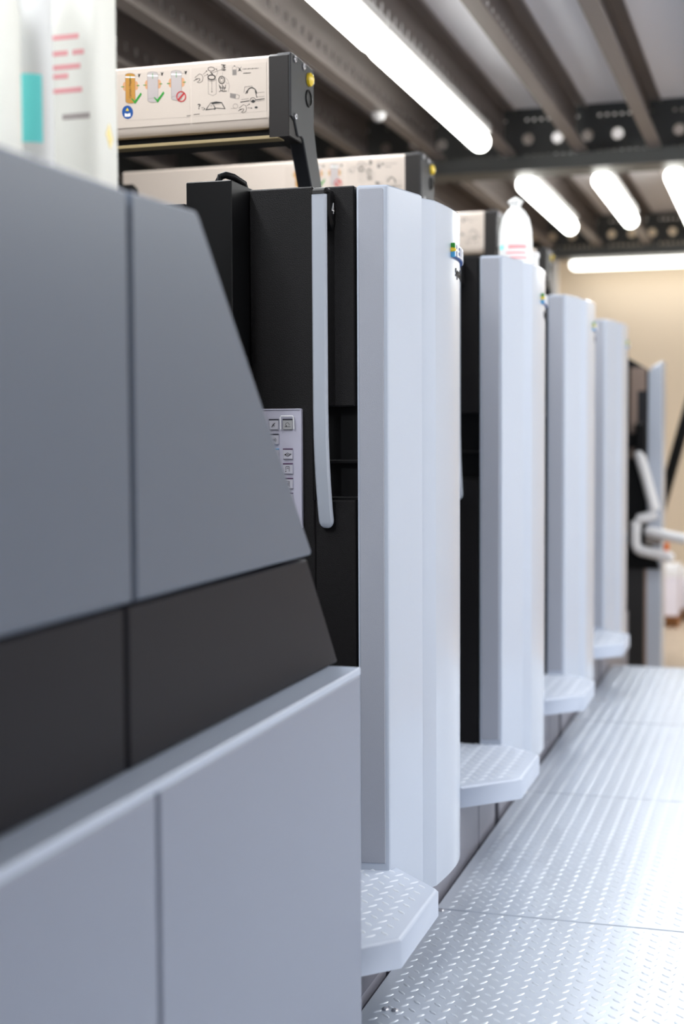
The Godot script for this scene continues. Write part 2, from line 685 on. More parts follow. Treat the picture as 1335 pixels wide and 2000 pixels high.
# ------------------------------------------------------------------ lamps
func lamp(c: Vector3, length: float, along_x: bool, label: String, group := "", energy := LAMP_WATT) -> void:
	var o := thing("fluorescent_lamp", label, "lamp", c, group)
	var d := Vector3(length / 2, 0, 0.045) if along_x else Vector3(0.045, 0, length / 2)
	put(bx(c - d + UY * 0.045, c + d + UY * 0.092, 0.006), "batten", M.batten, o)
	var g := Geo.new()
	var ax := UX if along_x else UZ
	var path := [c - ax * (length / 2 - 0.05), c + ax * (length / 2 - 0.05)]
	g.tube(path, 0.05, 16, true)
	put(g, "tube_light", M.glow_dim if along_x else M.glow, o, 60)
	var l := AreaLight3D.new()
	l.name = "tube_glow"
	l.area_size = Vector2(length - 0.1, 0.09) if along_x else Vector2(0.09, length - 0.1)
	l.light_energy = energy
	l.light_color = Color(0.965, 0.98, 1.0)
	l.shadow_enabled = true
	l.area_range = 20.0
	l.rotation_degrees.x = -90
	l.position = Vector3(0, -0.056, 0)
	o.add_child(l, true)

func lamps() -> void:
	lamp(Vector3(-1.43, 2.555, -6.01), 1.9, false, "lit fluorescent lamp above the units, ending just before the perforated beam")
	lamp(Vector3(-1.43, 2.555, -4.09), 1.9, false, "lit fluorescent lamp above the first printing unit, at the photo's upper edge")
	lamp(Vector3(-1.43, 2.555, -9.08), 1.9, false, "lit fluorescent lamp beyond the perforated beam, above the tied white bottle")
	lamp(Vector3(-1.0, 2.555, -8.99), 1.7, false, "lit fluorescent lamp beyond the perforated beam, middle of the three there")
	lamp(Vector3(-0.6, 2.555, -9.08), 1.9, false, "lit fluorescent lamp beyond the perforated beam, nearest the walkway side")
	lamp(Vector3(-0.78, 2.555, -12.24), 1.95, true, "lit fluorescent lamp mounted crosswise in front of the cream wall", "", 0.4)
	lamp(Vector3(1.2, 2.555, -12.24), 1.95, true, "lit fluorescent lamp in front of the cream wall, beyond the picture's edge", "", 0.4)
	lamp(Vector3(-1.43, 2.555, -2.17), 1.9, false, "lit fluorescent lamp above the slanted housing, outside the picture", "lamps above the housing")
	lamp(Vector3(-1.43, 2.555, -0.25), 1.9, false, "lit fluorescent lamp above the slanted housing, outside the picture", "lamps above the housing")
	lamp(Vector3(-0.9, 2.555, -0.1), 1.9, false, "lit fluorescent lamp overhead beside the slanted housing, outside the picture", "", 4.6)
	for z in [-6.0, -4.0]:
		lamp(Vector3(0.55, 2.555, z), 1.9, false, "lit fluorescent lamp over the walkway, outside the picture", "lamps over the walkway", 1.5)
	for z in [-6.0, -4.0, -2.0]:
		lamp(Vector3(1.7, 2.555, z), 1.9, false, "lit fluorescent lamp by the white side wall, outside the picture", "lamps by the side wall", 2.3)
	lamp(Vector3(0.6, 2.555, -9.8), 1.9, false, "lit fluorescent lamp far down the walkway, outside the picture")

# ------------------------------------------------------------------ slanted housing in the foreground
func zy(pts: Array) -> PackedVector2Array:        # points given as (z, y); extrude(..., UY, UZ) wants (y, z): w = y x z = +x
	var o := PackedVector2Array()
	for p in pts:
		o.append(Vector2(p[1], p[0]))
	return o

func housing() -> void:
	var o := thing("press_housing", "long grey press housing with a slanted end, dark band and pale lower panels", "machine", Vector3(-1.25, 0, -0.8))
	var g := Geo.new()
	g.extrude(zy([[0.7, 0.012], [0.7, 1.425], [-1.715, 1.425], [-2.17, 0.95], [-2.33, 0.76], [-2.31, 0.74], [-2.31, 0.012]]), UY, UZ, -1.9, -0.772)
	put(g, "core", M.dark_core, o)
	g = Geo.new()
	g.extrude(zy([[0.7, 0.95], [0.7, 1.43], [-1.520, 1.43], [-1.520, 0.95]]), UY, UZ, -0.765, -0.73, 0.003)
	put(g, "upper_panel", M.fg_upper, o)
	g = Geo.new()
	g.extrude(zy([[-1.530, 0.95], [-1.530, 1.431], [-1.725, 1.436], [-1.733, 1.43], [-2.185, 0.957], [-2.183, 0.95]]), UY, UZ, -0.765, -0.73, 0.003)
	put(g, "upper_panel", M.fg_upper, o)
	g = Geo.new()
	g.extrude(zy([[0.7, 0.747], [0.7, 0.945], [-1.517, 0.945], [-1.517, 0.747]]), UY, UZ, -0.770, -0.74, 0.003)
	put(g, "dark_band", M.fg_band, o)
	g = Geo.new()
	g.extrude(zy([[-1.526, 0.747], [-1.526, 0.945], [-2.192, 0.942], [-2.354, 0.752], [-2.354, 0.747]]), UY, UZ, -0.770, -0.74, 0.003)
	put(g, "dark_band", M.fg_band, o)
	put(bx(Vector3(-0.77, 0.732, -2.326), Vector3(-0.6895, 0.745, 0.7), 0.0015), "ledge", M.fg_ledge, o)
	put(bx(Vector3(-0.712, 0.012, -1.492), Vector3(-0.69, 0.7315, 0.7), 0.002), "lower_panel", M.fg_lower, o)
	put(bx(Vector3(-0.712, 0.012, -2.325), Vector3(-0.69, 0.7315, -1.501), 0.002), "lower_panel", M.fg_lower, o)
	put(bx(Vector3(-1.9, FLOOR, -2.88), Vector3(-0.80, 0.011, 0.7)), "base_panel", M.base, o)

# ------------------------------------------------------------------ printing units
const COVER := [[-0.730, -3.052], [-0.7262, -3.088], [-0.7228, -3.13], [-0.7205, -3.175], [-0.7208, -3.222], [-0.7255, -3.268], [-0.7345, -3.315], [-0.749, -3.365], [-0.769, -3.41], [-0.797, -3.452], [-0.845, -3.49]]

func curve_pts() -> PackedVector2Array:
	var o := PackedVector2Array()
	var n := COVER.size()
	for i in n - 1:
		var p := []
		for k in [-1, 0, 1, 2]:
			var q: Array = COVER[clampi(i + k, 0, n - 1)]
			p.append(Vector2(q[0], q[1]))
		for s in 4:
			o.append((p[1] as Vector2).cubic_interpolate(p[2], p[0], p[3], s / 4.0))
	o.append(Vector2(COVER[-1][0], COVER[-1][1]))
	return o

# place on the curved cover at a distance along it, as (point, outward normal)
func on_cover(s: float) -> Array:
	var c := curve_pts()
	for i in c.size() - 1:
		var l := c[i].distance_to(c[i + 1])
		if s <= l:
			var d := (c[i + 1] - c[i]) / l
			return [c[i] + d * s, Vector2(-d.y, d.x)]
		s -= l
	return [c[-1], Vector2(1, 0)]

func xz_prism(pts: PackedVector2Array, y0: float, y1: float, b: float, b_lo := 0.0) -> Geo:
	# extrude(u = z, v = x): w = z x x = +y
	var q := PackedVector2Array()
	for p in pts:
		q.append(Vector2(p.y, p.x))
	var g := Geo.new()
	g.extrude(q, UZ, UX, y0, y1, b, b_lo)
	return g

func pic(px: float, py: float) -> Vector2:        # print on the sticker, measured on a drawing of 300 x 160 units
	var s := 0.001173 + (525.0 - px) * 1.6e-7
	return Vector2(-1.157 + (px - 525.0) * 0.001314, 2.028 - (py - 107.0 - (525.0 - px) * 0.1034) * s)

const BAR_Z := -3.174

func ps(p: Vector2, lift: float) -> Vector3:
	return Vector3(p.x, p.y, BAR_Z + lift)

func line(g: Geo, pts: Array, width := 0.9, closed := false, lift := 0.0012) -> void:
	var n := pts.size()
	for i in (n if closed else n - 1):
		var a: Vector2 = pts[i]
		var b: Vector2 = pts[(i + 1) % n]
		var d := (b - a).normalized() * (width * 0.0006)
		var m := Vector2(-d.y, d.x)
		a -= d * 0.5
		b += d * 0.5
		g.quad(ps(a - m, lift), ps(b - m, lift), ps(b + m, lift), ps(a + m, lift))

func fill(g: Geo, pts: Array, lift := 0.0009) -> void:
	var p := PackedVector2Array(pts)
	var ix := Geometry2D.triangulate_polygon(p)
	for k in range(0, ix.size(), 3):
		var a := p[ix[k]]
		var b := p[ix[k + 1]]
		var c := p[ix[k + 2]]
		if (b - a).cross(c - a) < 0:
			var h := b
			b = c
			c = h
		g.tri(ps(a, lift), ps(b, lift), ps(c, lift))

func oval(px: float, py: float, rx: float, ry: float, n := 20, a0 := 0.0, a1 := TAU) -> Array:
	var o := []
	var full := absf(a1 - a0 - TAU) < 0.001
	for i in (n if full else n + 1):
		var a := a0 + (a1 - a0) * i / n
		o.append(pic(px + cos(a) * rx, py + sin(a) * ry))
	return o

func pp(list: Array) -> Array:
	var o := []
	for i in range(0, list.size(), 2):
		o.append(pic(list[i], list[i + 1]))
	return o

func sticker(bar: Node) -> void:
	var g := Geo.new()
	g.box(Vector3(-1.560, 1.884, BAR_Z), Vector3(-1.358, 2.012, BAR_Z + 0.0006))
	var s1 := put(g, "instruction_sticker", M.paper, bar)
	g = Geo.new()
	g.box(Vector3(-1.353, 1.884, BAR_Z), Vector3(-1.163, 2.012, BAR_Z + 0.0006))
	var s2 := put(g, "instruction_sticker", M.paper, bar)
	# three cylinders gripped by fingers
	var red := Geo.new(); var ink := Geo.new(); var soft := Geo.new(); var white := Geo.new(); var green := Geo.new()
	var cyl := [[244.7, 148.5, 264.5, 205.0], [289.0, 145.0, 310.0, 202.0], [336.0, 141.5, 356.5, 197.5]]
	for i in 3:
		var c: Array = cyl[i]
		var mx: float = (c[0] + c[2]) / 2
		var hw: float = (c[2] - c[0]) / 2
		var ym: float = 173.0 - i * 4.0
		for f in [[c[0] - 1.0, ym], [c[2] + 1.5, ym - 2.0]]:
			var skin := Geo.new()
			fill(skin, oval(f[0], f[1], 4.5, 9.0), 0.0008)
			put(skin, "finger_print", M.skin, s1)
		var body := oval(mx, c[1] + 2.5, hw, 4.0, 10, PI, TAU) + oval(mx, c[3] - 3.0, hw, 4.0, 10, 0, PI)
		var roll := Geo.new()
		fill(roll, body, 0.0010)
		put(roll, "roll_print", M.ochre if i == 0 else M.pale, s1)
		line(soft, body, 0.6, true)
		white = Geo.new()
		fill(white, pp([c[0], c[1] + 5.0, c[2], c[1] + 5.0, c[2], c[1] + 7.5, c[0], c[1] + 7.5]), 0.0011)
		put(white, "band_print", M.white, s1)
		line(soft, oval(mx, c[3] - 3.5, hw, 3.5, 10, PI, TAU), 0.5)
		line(ink, pp([c[2], c[1] + 4.5, c[2] + 6.0, c[1] + 3.5]), 0.4)
		for k in 5:
			line(ink, pp([c[2] + 6.0 + k * 1.2, c[1] - 0.5 + (k % 2) * 2.5, c[2] + 9.0 - k * 0.5, c[1] + 5.5 - (k % 3)]), 1.2)
		line(green, pp([mx, c[1] + 2.0, mx, c[1] + 12.0]), 1.1, false, 0.0013)
		line(green, pp([c[0] - 8.0, ym + 1.0, c[0] - 2.5, ym + 0.6]), 1.5, false, 0.0013)
		line(green, pp([c[2] + 3.0, ym - 2.0, c[2] + 8.0, ym - 2.5]), 1.5, false, 0.0013)
	white = Geo.new()
	for o in [[0.0, 0.0], [45.0, -3.2]]:
		var tick := Geo.new()
		fill(tick, pp([256.0 + o[0], 196.5 + o[1], 258.2 + o[0], 196.0 + o[1], 263.0 + o[0], 201.0 + o[1], 275.5 + o[0], 184.3 + o[1], 277.6 + o[0], 187.8 + o[1], 263.8 + o[0], 207.0 + o[1]]), 0.0014)
		put(tick, "green_tick_print", M.green, s1)
	for k in 24:
		var a0 := TAU * k / 24.0
		var a1 := TAU * (k + 1) / 24.0
		fill(red, pp([355.5 + cos(a0) * 9.8, 191.0 + sin(a0) * 10.6, 355.5 + cos(a1) * 9.8, 191.0 + sin(a1) * 10.6, 355.5 + cos(a1) * 7.6, 191.0 + sin(a1) * 8.4, 355.5 + cos(a0) * 7.6, 191.0 + sin(a0) * 8.4]), 0.0015)
	line(red, pp([349.6, 197.5, 361.4, 184.6]), 3.6, false, 0.0015)
	var blue := Geo.new()
	fill(blue, oval(248.3, 223.3, 11.2, 13.2, 28), 0.0010)
	fill(white, pp([242.5, 225.5, 248.2, 226.3, 254.0, 224.5, 254.3, 231.0, 248.3, 232.4, 242.6, 231.8]), 0.0012)
	var yel := Geo.new()
	fill(yel, pp([248.0, 214.5, 251.5, 220.5, 244.6, 220.8]), 0.0012)
	line(ink, pp([248.2, 226.5, 248.3, 232.0]), 0.5, false, 0.0014)
	line(soft, pp([244.0, 239.5, 372.0, 231.0]), 0.25)
	line(ink, pp([366.0, 228.7, 373.5, 228.0]), 0.9)
	put(white, "book_print", M.white, s1)
	put(blue, "blue_disc_print", M.blue, s1)
	put(yel, "warning_triangle_print", M.yellow, s1)
	tag(put(green, "arrow_print", M.green, s1), "", "", "", "stuff")
	put(red, "no_symbol_print", M.red, s1)
	tag(put(soft, "roll_outline_print", M.ink_soft, s1), "", "", "", "stuff")
	tag(put(ink, "leader_line_print", M.ink, s1), "", "", "", "stuff")
	var tm := text_mesh("Carton / Paper", 0.0052, 0.0003)
	var tc := pic(254.3, 176.0)
	put_mesh(tm, "carton_lettering", M.ink, s1, Transform3D(Basis(UZ, PI / 2), ps(tc, 0.0013)))
	# second sheet: hands, cartridge, open book, bottle
	ink = Geo.new(); soft = Geo.new()
	var grey := Geo.new()
	line(ink, oval(414.5, 136.5, 6.4, 4.0), 1.0, true)
	line(ink, oval(415.0, 152.5, 7.0, 4.6), 2.0, true)
	line(soft, oval(415.0, 155.5, 7.4, 4.6, 12, 0, PI), 0.7)
	for k in 4:
		line(ink, pp([412.5 + k, 142.5 + (k % 2), 417.5 - k * 0.5, 147.5 - (k % 2) * 2]), 1.0)
	line(soft, pp([408.5, 156.0, 408.5, 185.0, 417.0, 188.5, 424.0, 184.5, 424.0, 156.0]), 0.7)
	line(ink, pp([415.3, 156.0, 415.3, 181.0]), 0.6)
	fill(ink, oval(415.3, 181.0, 1.1, 1.1, 8))
	line(soft, oval(420.0, 143.0, 6.5, 8.0, 10, -PI / 2, PI / 2), 0.6)
	line(ink, pp([416.5, 144.0, 433.0, 137.5]), 0.6)
	for k in 8:
		line(ink, pp([434.0 + (k * 3) % 7, 127.5 + k * 1.4, 442.5 - (k * 2) % 6, 128.5 + k * 1.5]), 1.3)
	line(soft, pp([436.5, 142.5, 436.0, 149.0]), 0.5)
	for h in [[382.5, 154.0, 1.0], [467.5, 212.5, 0.9]]:
		var x: float = h[0]
		var y: float = h[1]
		var k: float = h[2]
		line(ink, pp([x, y, x + 9 * k, y - 8 * k, x + 14 * k, y - 6 * k, x + 16 * k, y, x + 14 * k, y + 7 * k, x + 8 * k, y + 10 * k, x + 4 * k, y + 8 * k]), 0.7)
		line(ink, pp([x - 2 * k, y + 6 * k, x + 3 * k, y + 3 * k, x + 9 * k, y + 1 * k, x + 10 * k, y + 4 * k, x + 6 * k, y + 8 * k]), 0.9)
		line(ink, pp([x + 1 * k, y + 3 * k, x + 5 * k, y + 1 * k]), 0.7)
	line(ink, pp([399.0, 147.5, 405.5, 140.5]), 0.6)
	line(ink, pp([400.0, 150.5, 407.0, 147.3]), 0.6)
	for a in [[405.5, 140.5], [407.3, 147.2], [424.5, 136.5]]:
		fill(ink, oval(a[0], a[1], 1.3, 1.2, 6))
	# machine head
	line(ink, oval(434.5, 157.5, 5.8, 7.2), 1.5, true)
	line(ink, oval(434.5, 157.5, 3.2, 4.4), 0.6, true)
	fill(ink, oval(434.5, 154.0, 1.2, 1.0, 8))
	for k in 7:
		line(ink, pp([429.5 + (k * 2.1), 167.0 + (k % 3) * 2.5, 431.5 + (k * 1.6), 174.0 + (k % 2) * 4.0]), 1.2)
	line(ink, pp([429.5, 180.5, 433.0, 178.5, 438.0, 180.0, 444.0, 179.0]), 1.3)
	line(soft, pp([440.0, 151.0, 446.5, 158.0, 449.5, 170.0, 447.0, 180.0]), 0.6)
	line(soft, pp([442.0, 160.0, 444.5, 165.0, 447.5, 163.0]), 0.6)
	# question mark, arrow, open book
	line(ink, pp([395.5, 214.0, 398.5, 217.6, 402.2, 213.7]), 0.5)
	line(ink, pp([402.2, 214.0, 402.2, 217.8]), 0.01)
	fill(ink, pp([402.5, 214.8, 399.2, 216.8, 399.6, 212.8]))
	line(ink, pp([395.0, 212.2, 400.0, 211.8]), 0.7)
	fill(ink, pp([402.0, 217.5, 404.3, 213.5, 412.5, 202.0, 423.5, 199.5, 434.5, 201.0, 441.5, 214.5, 422.5, 213.5, 420.8, 216.5, 418.8, 214.8]), 0.0008)
	var page := Geo.new()
	fill(page, pp([405.5, 215.0, 412.5, 203.5, 417.0, 205.5, 420.5, 213.0, 418.5, 213.5]), 0.0010)
	fill(page, pp([417.8, 205.0, 433.5, 203.0, 439.0, 213.0, 422.0, 212.0]), 0.0010)
	line(soft, pp([411.0, 206.0, 416.0, 207.0, 432.0, 205.0]), 0.6, false, 0.0013)
	line(soft, pp([412.0, 211.0, 413.5, 206.5, 415.5, 211.5]), 0.8, false, 0.0013)
	# bottle with its temperature mark
	fill(grey, pp([455.2, 137.0, 463.2, 136.5, 463.2, 147.5, 455.2, 148.0]))
	line(soft, pp([455.2, 137.0, 455.5, 132.5, 458.0, 130.8, 460.5, 130.6, 463.0, 132.0, 463.2, 136.5]), 0.7)
	fill(ink, oval(459.2, 129.6, 1.2, 0.9, 8))
	line(ink, pp([465.0, 131.5, 473.5, 140.5]), 0.7)
	line(ink, pp([473.0, 131.0, 465.5, 140.8]), 0.7)
	fill(ink, pp([466.5, 139.5, 469.0, 132.8, 472.0, 139.0]))
	for k in 9:
		line(ink, pp([475.0 + k * 3.5, 136.2 - k * 0.25, 477.0 + k * 3.5, 135.2 - k * 0.25]), 0.8 + 0.5 * (k % 2))
	for k in 5:
		line(ink, pp([476.0 + k * 3.0, 144.5 - k * 0.2, 478.5 + k * 3.0, 143.0 - k * 0.2]), 1.1)
	# clamp on a bar
	fill(grey, pp([450.6, 182.8, 461.8, 184.8, 460.8, 194.0, 450.0, 192.0]))
	line(soft, pp([461.8, 185.0, 468.5, 187.5, 467.0, 193.5, 460.8, 194.0]), 0.8)
	line(ink, oval(492.0, 183.0, 9.0, 11.0, 12, PI, TAU), 1.8)
	line(soft, pp([477.0, 182.0, 478.5, 170.5, 492.5, 168.5, 494.0, 173.0]), 0.8)
	line(ink, pp([480.0, 184.0, 482.5, 178.0]), 1.2)
	line(ink, pp([498.5, 178.0, 501.5, 191.0]), 1.4)
	line(soft, pp([501.0, 182.0, 515.5, 180.0]), 0.6)
	line(soft, pp([502.0, 190.0, 516.0, 188.5]), 0.6)
	line(ink, pp([470.5, 200.5, 487.0, 197.8]), 1.6)
	line(ink, pp([500.0, 195.5, 516.0, 193.3]), 1.5)
	line(soft, pp([500.0, 198.5, 516.0, 196.5]), 0.6)
	line(soft, pp([472.0, 195.5, 486.0, 193.5]), 0.8)
	line(ink, oval(494.0, 196.0, 5.0, 4.5), 1.0, true)
	fill(ink, oval(494.5, 198.5, 3.6, 3.2, 10))
	line(soft, oval(460.5, 208.5, 4.5, 4.5), 0.6, true)
	line(soft, pp([452.0, 213.5, 458.0, 212.5]), 0.6)
	line(ink, pp([482.0, 207.5, 487.0, 204.5]), 0.7)
	fill(ink, oval(487.0, 204.4, 1.2, 1.0, 6))
	line(ink, pp([484.0, 211.5, 490.0, 211.8]), 0.7)
	fill(ink, pp([493.0, 211.9, 490.0, 213.2, 490.0, 210.6]))
	fill(ink, oval(500.0, 210.5, 3.0, 2.2, 10))
	line(soft, pp([379.0, 230.0, 520.0, 217.5]), 0.25)
	line(soft, pp([520.0, 118.0, 520.0, 217.5]), 0.2)
	line(ink, pp([379.5, 226.0, 391.0, 224.7]), 1.0)
	tag(put(grey, "grey_print", M.mid_grey, s2), "", "", "", "stuff")
	tag(put(page, "book_page_print", M.paper, s2), "", "", "", "stuff")
	tag(put(soft, "thin_line_print", M.ink_soft, s2), "", "", "", "stuff")
	tag(put(ink, "drawing_print", M.ink, s2), "", "", "", "stuff")
	put_mesh(text_mesh("?", 0.0125, 0.0003, true), "question_mark_lettering", M.ink, s2, Transform3D(Basis(), ps(pic(390.2, 210.3), 0.0009)))

func roller_bar(u: Node) -> void:
	var zf := BAR_Z
	# white housing with a rounded lower edge
	var prof := [[zf, 1.888], [zf, 2.022], [zf - 0.006, 2.028], [zf - 0.15, 2.028], [zf - 0.155, 1.90], [zf - 0.05, 1.862], [zf - 0.012, 1.8635], [zf - 0.005, 1.870]]
	var g := Geo.new()
	g.extrude(zy(prof), UY, UZ, -2.14, -1.157)
	var bar := put(g, "bar_housing", M.cream, u)
	put(bx(Vector3(-2.13, 1.846, zf - 0.15), Vector3(-1.16, 1.866, zf - 0.03)), "recess", M.black_smooth, bar)
	put(bx(Vector3(-2.14, 1.835, zf - 0.04), Vector3(-1.135, 1.843, zf + 0.0), 0.001), "lower_rail", M.dull_gold, bar)
	sticker(bar)
	put(bx(Vector3(-2.165, 1.60, zf - 0.15), Vector3(-2.085, 1.985, zf + 0.02), 0.018), "far_arm", M.black_smooth, u)
	# end cap with its arm
	var ca := [[zf - 0.001, 1.885], [zf - 0.001, 2.026], [zf - 0.006, 2.032], [zf - 0.025, 2.033], [zf - 0.166, 2.029], [zf - 0.172, 2.02], [zf - 0.170, 1.89], [zf - 0.19, 1.835], [zf - 0.222, 1.775], [zf - 0.30, 1.60], [zf - 0.22, 1.60], [zf - 0.15, 1.745], [zf - 0.088, 1.846], [zf - 0.078, 1.850], [zf - 0.058, 1.846], [zf - 0.050, 1.848], [zf - 0.028, 1.880]]
	g = Geo.new()
	g.extrude(zy(ca), UY, UZ, -1.140, -1.104, 0.0025)
	var cap := put(g, "end_arm", M.cap_side, u)
	g = Geo.new()
	g.extrude(zy([[zf + 0.001, 1.838], [zf + 0.001, 2.024], [zf - 0.006, 2.030], [zf - 0.155, 2.030], [zf - 0.155, 1.838]]), UY, UZ, -1.159, -1.1085, 0.002)
	put(g, "end_plate", M.cap, cap)
	for s in [[zf - 0.028, 2.020], [zf - 0.092, 2.018], [zf - 0.028, 1.888]]:
		g = Geo.new()
		g.lathe([Vector2(0.0075, 0), Vector2(0.0075, 0.003), Vector2(0.006, 0.0045), Vector2(0.004, 0.0045), Vector2(0.004, 0.002), Vector2(0, 0.002)], Vector3(-1.104, s[1], s[0]), UX, 14)
		put(g, "screw", M.steel, cap)
	g = Geo.new()
	g.lathe([Vector2(0.0165, 0), Vector2(0.016, 0.006), Vector2(0.012, 0.010), Vector2(0.006, 0.0125), Vector2(0, 0.013)], Vector3(-1.104, 1.997, zf - 0.132), UX, 20)
	put(g, "yellow_lens", M.yellow, cap)
	g = Geo.new()
	g.lathe([Vector2(0.021, 0), Vector2(0.021, 0.003), Vector2(0.017, 0.004), Vector2(0.016, 0.001), Vector2(0, 0.001)], Vector3(-1.104, 1.951, zf - 0.128), UX, 22)
	put(g, "round_plug", M.black_smooth, cap)

func door_handle(u: Node) -> void:
	var zg := -2.79
	var path := []
	var sc := []
	var pts := [[1.632, 0.0], [1.45, 0.0], [1.30, 0.0], [1.20, -0.0005], [1.14, -0.003], [1.09, -0.008], [1.04, -0.016], [0.99, -0.027], [0.965, -0.034]]
	for p in pts:
		path.append(Vector3(-0.9095, p[0], zg + p[1]))
		sc.append(1.0)
	for k in 5:
		var a := PI / 2 * (k + 1) / 5.0
		path.append(Vector3(-0.9095, 0.965 - sin(a) * 0.017, zg - 0.034 - sin(a) * 0.004))
		sc.append(maxf(cos(a), 0.02))
	# section: a flat front and a bevelled right-hand side
	var sec := PackedVector2Array()
	for q in [[-0.0155, 0.004], [-0.0150, 0.009], [-0.011, 0.0115], [0.003, 0.012], [0.0055, 0.0112], [0.0135, 0.004], [0.0155, 0.0], [0.0155, -0.007], [0.012, -0.0115], [-0.012, -0.0115], [-0.0155, -0.007]]:
		sec.append(Vector2(q[0], -q[1]))
	sec.reverse()
	var g := Geo.new()
	g.sweep(path, UX, sec, sc)
	var grip := put(g, "handle", M.grip, u, 40)
	# black mount that carries it off the panel
	g = Geo.new()
	var poly := PackedVector2Array()
	for q in [[-2.835, 1.565], [-2.835, 1.64], [-2.83, 1.648], [-2.80, 1.6485], [-2.785, 1.645], [-2.778, 1.639], [-2.777, 1.6325], [-2.797, 1.6325], [-2.803, 1.60], [-2.82, 1.575]]:
		poly.append(Vector2(q[1], q[0]))
	g.extrude(poly, UY, UZ, -0.926, -0.892, 0.005)
	put(g, "handle_mount", M.black_smooth, grip)
	put_mesh(text_mesh("4", 0.021, 0.0008, false, true), "numeral", M.white, grip, Transform3D(Basis(UY, PI / 2), Vector3(-0.8915, 1.608, -2.822)))

func icon(g: Geo, c: Vector2, pts: Array, width := 0.0008, closed := false) -> void:
	var q := []
	for i in range(0, pts.size(), 2):
		q.append(c + Vector2(pts[i], pts[i + 1]) * 0.001)
	var n := q.size()
	for i in (n if closed else n - 1):
		var a: Vector2 = q[i]
		var b: Vector2 = q[(i + 1) % n]
		var d := (b - a).normalized() * width * 0.5
		var m := Vector2(-d.y, d.x)
		a -= d * 0.5
		b += d * 0.5
		g.quad(k3(a - m), k3(b - m), k3(b + m), k3(a + m))

func k3(p: Vector2) -> Vector3:
	return Vector3(p.x, p.y, -2.8246)

func ring_pts(r: float, cx := 0.0, cy := 0.0, n := 14) -> Array:
	var o := []
	for i in n:
		o.append(cx + cos(TAU * i / n) * r)
		o.append(cy + sin(TAU * i / n) * r)
	return o

func keypad(u: Node) -> void:
	var zk := -2.839
	var k := put(bx(Vector3(-1.105, 0.946, zk), Vector3(-0.9655, 1.198, -2.829), 0.002), "keypad", M.keypad, u)
	# raised rim
	var rim := Geo.new()
	rim.box(Vector3(-1.105, 1.195, -2.830), Vector3(-0.9655, 1.198, -2.8265), 0.001)
	rim.box(Vector3(-0.9685, 0.946, -2.830), Vector3(-0.9655, 1.1955, -2.8265), 0.001)
	put(rim, "keypad_rim", M.keypad, k)
	# right column x, next column x; rows downwards
	var xa := -0.9955
	var xb := -1.0263
	var xc := -1.0571
	var rows := [1.165, 1.134, 1.103, 1.072, 1.041, 1.010]
	var keys := [[xa, 0, M.navy], [xb, 0, M.navy], [xc, 0, M.navy], [xb, 1, M.navy], [xb, 2, M.sky_blue], [xa, 2, M.purple], [xa, 3, M.purple], [xa, 4, M.purple], [xa, 5, M.purple]]
	for i in keys.size():
		var x: float = keys[i][0]
		var y: float = rows[keys[i][1]]
		var b := put(bx(Vector3(x - 0.0108, y - 0.0112, -2.831), Vector3(x + 0.0108, y + 0.0112, -2.825), 0.0012), "button", M.button_on if i == 0 else M.button, k)
		put(bx(Vector3(x - 0.0108, y + 0.0088, -2.831), Vector3(x + 0.0108, y + 0.0116, -2.8243), 0.0008), "colour_bar", keys[i][2], k)
		var g := Geo.new()
		var c := Vector2(x, y - 0.0015)
		match i:
			0:
				icon(g, c, [-3.5, -1.5, -4.2, 1.5, -2.5, 4.2, 0, 5.2, 2.5, 4.6, 4.2, 2.0, 4.0, -1.0])
				icon(g, c, [-6, -3.5, 6.5, -3.5])
				icon(g, c, [-3, -3.2, -1.5, -0.8], 0.0016)
			1:
				icon(g, c, [-4, -4, -2, -1, 0, 1, 3, 4.5], 0.0015)
				icon(g, c, [-3, 1, 3, -1])
				icon(g, c, [-1, 3.5, 1.2, -3.5])
			2:
				icon(g, c, [-4, 0, 4, 0])
			3:
				icon(g, c, [-5.5, 0, 4, 0], 0.0009)
				icon(g, c, [1, 3, 2.2, 0, 1, -3])
				icon(g, c, [3, 4.5, 5, 2, 5, -2, 3, -4.5])
			4:
				icon(g, c, [-4, 0, 4, 0])
			5:
				icon(g, c, ring_pts(3.6), 0.0009, true)
				icon(g, c, [-1.5, -1, 1.5, -1, 0, 1.2], 0.0006, true)
				icon(g, c, [-6, 0, -4, 0], 0.0024)
				icon(g, c, [3.6, 1, 8, 1.5, 4, -2.2], 0.0009)
			6:
				icon(g, c, [-4, -1, -4, 5.5, -2.8, 6, 3.6, 6, 3.6, -4.5], 0.0009)
				icon(g, c, [-1.5, 1.5, 0.2, 3.2, 1.8, 1.5], 0.0009)
				icon(g, c, [-5, -4, -3.5, -4], 0.0018)
			7:
				icon(g, c, [-4, -4, -4, 5.0, -2.8, 6, 3.6, 6, 3.6, -5], 0.0009)
				icon(g, c, ring_pts(1.5, 0.5, 1.8), 0.0008, true)
				icon(g, c, ring_pts(1.5, 0.3, -1.6), 0.0008, true)
			8:
				icon(g, c, ring_pts(3.0), 0.0008, true)
		put(g, "symbol_print", M.ink, b)
	# white wire guard round the first key
	var wg := Geo.new()
	wg.tube([Vector3(xa - 0.0145, 1.155, -2.824), Vector3(xa - 0.0145, 1.180, -2.822), Vector3(xa - 0.0125, 1.1825, -2.8215), Vector3(xa + 0.0125, 1.1825, -2.8215), Vector3(xa + 0.0145, 1.180, -2.822), Vector3(xa + 0.0145, 1.155, -2.824)], 0.0014, 8)
	put(wg, "key_guard", M.white, k)

